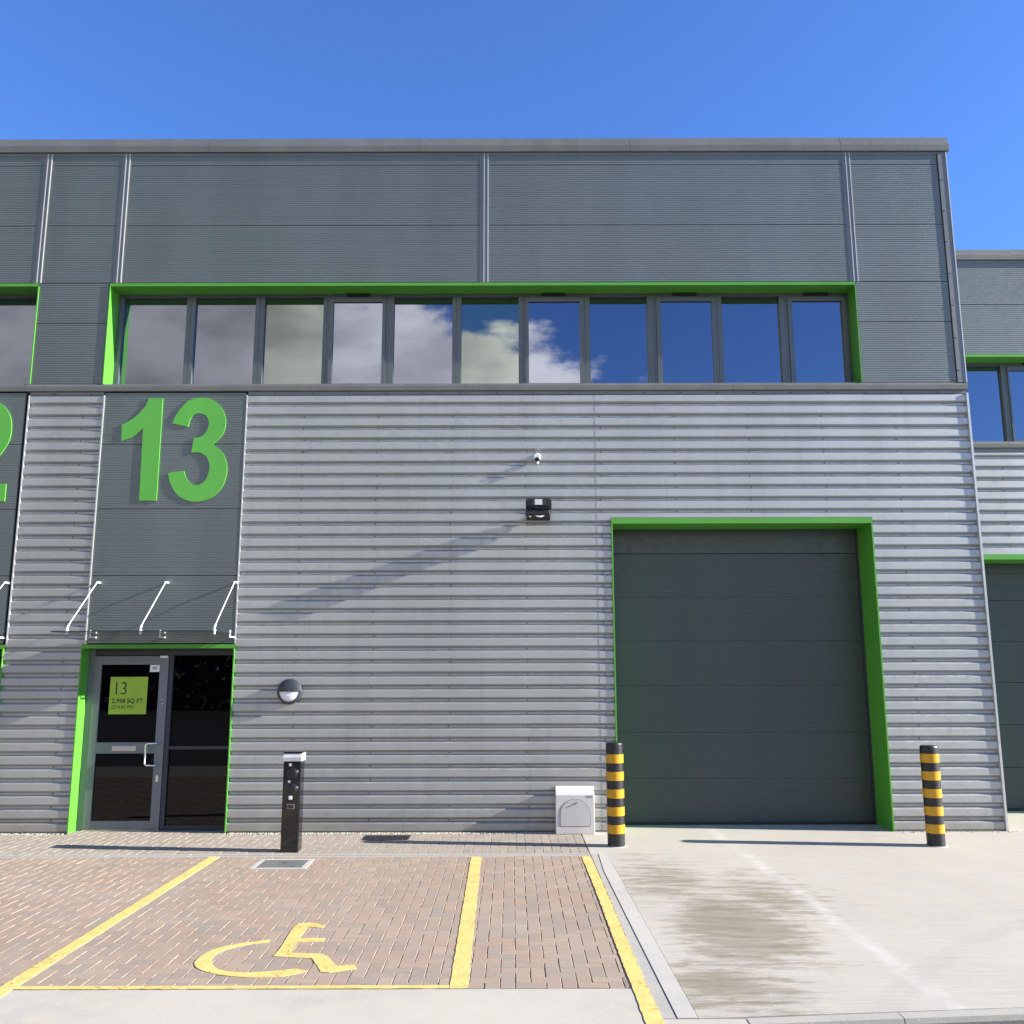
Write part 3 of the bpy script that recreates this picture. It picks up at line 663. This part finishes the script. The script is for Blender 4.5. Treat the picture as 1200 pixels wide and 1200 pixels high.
def herring(x0, x1, y0, y1, mk, ox=0, oy=0, z=0., ch=.0032, gap=.002, soldier_right=False):
    mb = MB(); u = .1
    def brick(a, b, c, d):
        a, b, c, d = max(a, x0), min(b, x1), max(c, y0), min(d, y1)
        if b - a < .022 or d - c < .022: return
        a += gap; b -= gap; c += gap; d -= gap
        zz = z + random.uniform(-.0012, .0008); tx = random.uniform(-.001, .001); ty = random.uniform(-.001, .001)
        T = [(a + ch, c + ch, zz - tx - ty), (b - ch, c + ch, zz + tx - ty), (b - ch, d - ch, zz + tx + ty), (a + ch, d - ch, zz - tx + ty)]
        S = [(a, c, zz - ch), (b, c, zz - ch), (b, d, zz - ch), (a, d, zz - ch)]
        Bm = [(p[0], p[1], z - .02) for p in S]
        fs = [(0, 1, 2, 3)] + [(4 + i, 4 + (i + 1) % 4, (i + 1) % 4, i) for i in range(4)] + [(8 + i, 8 + (i + 1) % 4, 4 + (i + 1) % 4, 4 + i) for i in range(4)]
        mb.add(T + S + Bm, fs, mk)
    i0, i1 = int((x0 - ox) / u) - 2, int((x1 - ox) / u) + 2; j0, j1 = int((y0 - oy) / u) - 2, int((y1 - oy) / u) + 2
    for i in range(i0, i1):
        for j in range(j0, j1):
            k = (i - j) % 4; X_, Y_ = ox + i * u, oy + j * u
            if k == 0: brick(X_, X_ + 2 * u, Y_, Y_ + u)
            elif k == 3: brick(X_, X_ + u, Y_, Y_ + 2 * u)
    if soldier_right:
        y = y0; sx0, x1o = x1, x1
        x1 = soldier_right
        while y < y1: brick(x1o, soldier_right, y, y + .1); y += .1
    return mb
pav = herring(-9.0, .75, -5.625, -1.465, 'brown', .02, -.01, soldier_right=.862).build('block_paving', recalc=False); tag(pav, kind='structure')
g = MB(); g.add([(-9.0, -5.626, -.009), (.864, -5.626, -.009), (.864, -.0, -.009), (-9.0, -.0, -.009)], [(0, 1, 2, 3)], 'sand')
g.add([(-9.0, .0, -.0085), (-3.5, .0, -.0085), (-3.5, .3, -.0085), (-9.0, .3, -.0085)], [(0, 1, 2, 3)], 'sand'); tag(g.build('joint_sand', recalc=False), kind='structure')
pf = herring(-9.0, .86, -1.335, -.10, 'greyblock', .05, .03)
h2 = herring(-5.55, -3.57, -.10, .2, 'greyblock', .05, .03); pf.add(h2.v, h2.f, 'greyblock')
tag(pf.build('pavement', recalc=False), kind='structure')
e = MB(); x = -9.0
while x < .85:
    x2 = min(x + .912, .862); e.box(x, x2 - .005, -1.395, -1.34, -.03, .003, 'kerb'); e.box(x, x2 - .005, -1.461, -1.401, -.03, -.001, 'kerb'); x = x2
tag(e.build('edging_kerb', bevel=.002), kind='structure')

# painted markings (parts of the paving)
def marking(pts, name, parent, z=.0035, wob=.004, step=.05, label=None):
    out = []; L = len(pts)
    for i in range(L):
        a, b = Vector(pts[i]), Vector(pts[(i + 1) % L]); n = max(1, int((b - a).length / step))
        for k in range(n):
            p = a.lerp(b, k / n); out.append((p.x + random.uniform(-wob, wob), p.y + random.uniform(-wob, wob)))
    mb = MB(); mb.poly(out, z, z - .004, 'paint', plane='XY'); o = mb.build(name, parent)
    if label: o['label'] = label
    return o
marking([(-3.295, -1.47), (-3.185, -1.47), (-3.185, -5.56), (-3.185, -5.8), (-3.29, -5.8)], 'bay_line', pav, label='long yellow painted bay line nearest the entrance door')
marking([(-.445, -1.50), (-.335, -1.50), (-.287, -5.56), (-.292, -5.622), (-.40, -5.622), (-.405, -5.4)], 'bay_line', pav, label='yellow painted bay line right of the wheelchair symbol')
marking([(.752, -1.50), (.848, -1.50), (.858, -2.6), (.864, -5.6), (.878, -7.2), (.768, -7.2), (.762, -5.0), (.765, -2.8)], 'bay_line', pav, z=.0045, label='yellow painted line beside the concrete yard')
marking([(-3.184, -5.567), (-.402, -5.567), (-.402, -5.62), (-3.184, -5.62)], 'bay_line', pav, wob=.003, label='thin yellow line closing the end of the disabled bay')
WC = [(-1.828, -4.555), (-1.987, -4.627), (-2.101, -4.711), (-2.181, -4.813), (-2.214, -4.952), (-2.204, -5.104), (-2.149, -5.213), (-2.044, -5.302), (-1.896, -5.372), (-1.752, -5.4), (-1.585, -5.392), (-1.48, -5.358), (-1.384, -5.28), (-1.465, -5.229), (-1.593, -5.271), (-1.745, -5.305), (-1.874, -5.297), (-1.98, -5.25), (-2.056, -5.16), (-2.104, -5.048), (-2.121, -4.913), (-2.094, -4.814), (-2.013, -4.712), (-1.928, -4.658), (-1.815, -4.629)]
WF = [(-1.713, -4.11), (-1.621, -4.091), (-1.501, -4.141), (-1.495, -4.238), (-1.621, -4.213), (-1.616, -4.387), (-1.617, -4.522), (-1.419, -4.515), (-1.414, -4.602), (-1.608, -4.618), (-1.596, -4.878), (-1.371, -4.9), (-1.31, -4.959), (-1.21, -5.167), (-1.084, -5.15), (-1.058, -5.233), (-1.229, -5.309), (-1.287, -5.301), (-1.408, -5.009), (-1.698, -4.956), (-1.695, -4.777), (-1.717, -4.432), (-1.727, -4.222)]
ws = marking(smooth(WC, (0, 12, 13, 24), 2), 'wheelchair_symbol', pav, wob=.002, label='yellow painted wheelchair symbol on the brown block paving')
marking(WF, 'seated_figure', ws, wob=.0025)

# pebbles along the wall foot
pb = MB(); ico = [(0, 0, 1), (.894, 0, .447), (.276, .851, .447), (-.724, .526, .447), (-.724, -.526, .447), (.276, -.851, .447), (.724, .526, -.447), (-.276, .851, -.447), (-.894, 0, -.447), (-.276, -.851, -.447), (.724, -.526, -.447), (0, 0, -1)]
icf = [(0, 1, 2), (0, 2, 3), (0, 3, 4), (0, 4, 5), (0, 5, 1), (1, 6, 2), (2, 7, 3), (3, 8, 4), (4, 9, 5), (5, 10, 1), (6, 7, 2), (7, 8, 3), (8, 9, 4), (9, 10, 5), (10, 6, 1), (11, 7, 6), (11, 8, 7), (11, 9, 8), (11, 10, 9), (11, 6, 10)]
for k in range(2600):
    x = random.choice((random.uniform(-9, -5.58), random.uniform(-3.55, .9), random.uniform(-3.55, .9))); y = random.uniform(-.095, .0)
    s = random.uniform(.006, .014); a, b_, c_ = s * random.uniform(.8, 1.4), s, s * .75
    pb.add([(x + p[0] * a, y + p[1] * b_, -.004 + random.uniform(0, .004) + p[2] * c_) for p in ico], icf, 'pebble', True)
for k in range(160):
    x = random.uniform(4.8, 6.3); y = -abs(random.gauss(0, .035)) - .006; s = random.uniform(.004, .011)
    pb.add([(x + p[0] * s, y + p[1] * s, .002 + p[2] * s * .7) for p in ico], icf, 'pebble', True)
tag(pb.build('pebbles', recalc=False), 'narrow strip of pale pebbles along the foot of the wall', 'pebbles', kind='stuff')

# manhole and drain
t = thing('manhole_cover', (-2.41, -1.84, 0), 'square grey recessed manhole cover in a pale frame near the charging post', 'manhole cover')
f = MB(); a0, a1, c0, c1 = -2.70, -2.115, -2.09, -1.60
f.box(a0, a1, c0, c0 + .055, -.02, .004, 'kerbwhite'); f.box(a0, a1, c1 - .055, c1, -.02, .004, 'kerbwhite'); f.box(a0, a0 + .055, c0 + .0555, c1 - .0555, -.02, .004, 'kerbwhite'); f.box(a1 - .055, a1, c0 + .0555, c1 - .0555, -.02, .004, 'kerbwhite'); f.build('frame', t)
f = MB(); f.box(a0 + .06, a1 - .06, c0 + .06, c1 - .06, -.02, .003, 'trim'); f.lathe([(.0001, .0035), (.02, .0035), (.02, .002)], (-2.4, -1.8, 0), (0, 0, 1), 'dark', 14); f.lathe([(.0001, .0035), (.014, .0035), (.014, .002)], (-2.27, -1.98, 0), (0, 0, 1), 'dark', 10); f.build('lid', t)
t = thing('drain_grate', (-1.52, -.34, 0), 'black slotted drain grate in the grey block strip by the wall', 'drain grate')
f = MB(); a0, a1, c0, c1 = -1.80, -1.25, -.50, -.19
f.box(a0, a1, c0, c0 + .02, -.03, .004, 'fcase'); f.box(a0, a1, c1 - .02, c1, -.03, .004, 'fcase'); f.box(a0, a0 + .02, c0, c1, -.03, .0035, 'fcase'); f.box(a1 - .02, a1, c0, c1, -.03, .0035, 'fcase'); f.build('frame', t)
f = MB(); f.box(a0 + .02, a1 - .02, c0 + .02, c1 - .02, -.03, .0015, 'dark')
k = a0 + .035
while k < a1 - .03: f.box(k, k + .012, c0 + .02, c1 - .02, .0015, .0045, 'fcase'); k += .028
f.box(a0 + .02, a1 - .02, -.35, -.335, .0016, .0047, 'fcase'); f.build('grille', t)

# unseen hedgerow added behind the viewer to darken reflections in the glass
hd = thing('reflection_hedge', (0, -38, 0), 'unseen dark green hedgerow behind the viewer, added to darken the glass reflections', 'reflection_hedge')
lf = MB()
for k in range(30000):
    x = random.uniform(-45, 45); top = 4.6 + .5 * math.sin(x * .7) + .35 * math.sin(x * 1.9 + 1); z = random.uniform(0, 1) ** .8 * top; y = -38 + random.gauss(0, .75)
    p = Vector((x, y, z)); a = Vector([random.gauss(0, 1) for _ in range(3)]).normalized(); b_ = a.orthogonal().normalized(); c_ = a.cross(b_); s = random.uniform(.2, .38)
    lf.add([p - b_ * s, p - c_ * s * .6, p + b_ * s, p + c_ * s * .6], [(0, 1, 2, 3)], 'leaf')
lf.build('foliage', hd, recalc=False)
st = MB()
for k in range(36): 
    x = -44 + k * 2.5; st.tube([(x, -38, -.1), (x + .1, -38, 1.5), (x - .1, -38.05, 3.8)], [.09, .06, .02], 'bark', 6)
st.build('stem', hd)

# ------------------------------------------------------------------ light, sky, camera
EXP = 1.55
elev = math.atan(.40 / math.hypot(1, .111)); az = math.atan2(1.0, -.111)   # sun towards +X, slightly -Y (compass angle from +Y)
S = Vector((1, -.111, .40)).normalized()
sl = bpy.data.lights.new('sun', 'SUN'); sl.energy = 5.0; sl.angle = R(.5); sl.color = (1, .94, .86)
so = bpy.data.objects.new('sun', sl); COL.objects.link(so); so.rotation_euler = S.to_track_quat('Z', 'Y').to_euler(); so.location = (30, -5, 20)
w = bpy.data.worlds.new('World'); SC.world = w; w.use_nodes = True; nt = w.node_tree; nt.nodes.clear()
wo = nd(nt, 'OutputWorld'); bg = nd(nt, 'Background'); nt.links.new(bg.outputs[0], wo.inputs[0]); bg.inputs[1].default_value = .064
sky = nd(nt, 'TexSky', sky_type='NISHITA'); sky.sun_disc = False; sky.sun_elevation = elev
sky.sun_rotation = math.atan2(S.x, S.y); sky.air_density = 1.0; sky.dust_density = .3; sky.ozone_density = 3.0; sky.altitude = 0
tc = nd(nt, 'TexCoord'); sp = nd(nt, 'SeparateXYZ'); nt.links.new(tc.outputs['Generated'], sp.inputs[0])
ny = mth(nt, 'MAXIMUM', mth(nt, 'MULTIPLY', sp.outputs[1], -1), .08)
U_ = mth(nt, 'DIVIDE', sp.outputs[0], ny); V_ = mth(nt, 'DIVIDE', sp.outputs[2], ny)
cv = nd(nt, 'CombineXYZ'); nt.links.new(U_, cv.inputs[0]); nt.links.new(mth(nt, 'MULTIPLY', V_, 1.8), cv.inputs[1])
def wn(scale, det, ro, off=0):
    n = nd(nt, 'TexNoise'); n.inputs['Scale'].default_value = scale; n.inputs['Detail'].default_value = det; n.inputs['Roughness'].default_value = ro
    mp = nd(nt, 'Mapping'); mp.inputs['Location'].default_value = (off, off * .7, 0); nt.links.new(cv.outputs[0], mp.inputs[0]); nt.links.new(mp.outputs[0], n.inputs['Vector']); return n.outputs['Fac']
n1 = wn(11, 8, .58); n2 = wn(6, 6, .55, 3.7)
edge = mth(nt, 'SUBTRACT', .385, mth(nt, 'MULTIPLY', U_, .42))
dlt = mth(nt, 'SUBTRACT', mth(nt, 'ADD', edge, mth(nt, 'MULTIPLY', mth(nt, 'SUBTRACT', n1, .5), .22)), V_)
mask = mth(nt, 'MULTIPLY', ramp(nt, dlt, -.012, .03), ramp(nt, mth(nt, 'MULTIPLY', sp.outputs[1], -1), .02, .2))
bright = mth(nt, 'MULTIPLY', ramp(nt, n2, .3, .68, .62, 1.15), ramp(nt, U_, -.36, -.1, .62, 1.35))
cc = nd(nt, 'Mix', data_type='RGBA', blend_type='MULTIPLY'); cc.inputs[0].default_value = 1; cc.inputs[6].default_value = (8.0, 8.1, 8.2, 1); nt.links.new(bright, cc.inputs[7])
tint = mix(nt, 1.0, sky.outputs[0], (.68, 1.0, 1.6), 'MULTIPLY')
fin = mix(nt, mask, tint, cc.outputs[2]); nt.links.new(fin, bg.inputs[0])

f_, pitch, yaw, roll, D = 1060.587, R(9.897405), R(.040052), R(-.137464), 11.8255
cp_, sp_ = math.cos(pitch), math.sin(pitch)
F = Vector((math.sin(yaw) * cp_, math.cos(yaw) * cp_, sp_)); Rv = Vector((math.cos(yaw), -math.sin(yaw), 0)); U = Rv.cross(F)
R2 = Rv * math.cos(roll) + U * math.sin(roll); U2 = -Rv * math.sin(roll) + U * math.cos(roll)
cam = bpy.data.cameras.new('camera'); cam.sensor_width = 36; cam.lens = 36 * f_ / 1200; cam.clip_end = 2000; cam.clip_start = .05
co = bpy.data.objects.new('camera', cam); COL.objects.link(co)
mw = Matrix((R2, U2, -F)).transposed().to_4x4(); mw.translation = Vector((0, -D, 2.0)); co.matrix_world = mw
SC.camera = co
SC.render.engine = 'CYCLES'
SC.render.resolution_x = SC.render.resolution_y = 1024
SC.view_settings.view_transform = 'Standard'; SC.view_settings.look = 'None'; SC.view_settings.gamma = 1; SC.view_settings.exposure = EXP
SC.cycles.max_bounces = 8; SC.cycles.transparent_max_bounces = 8
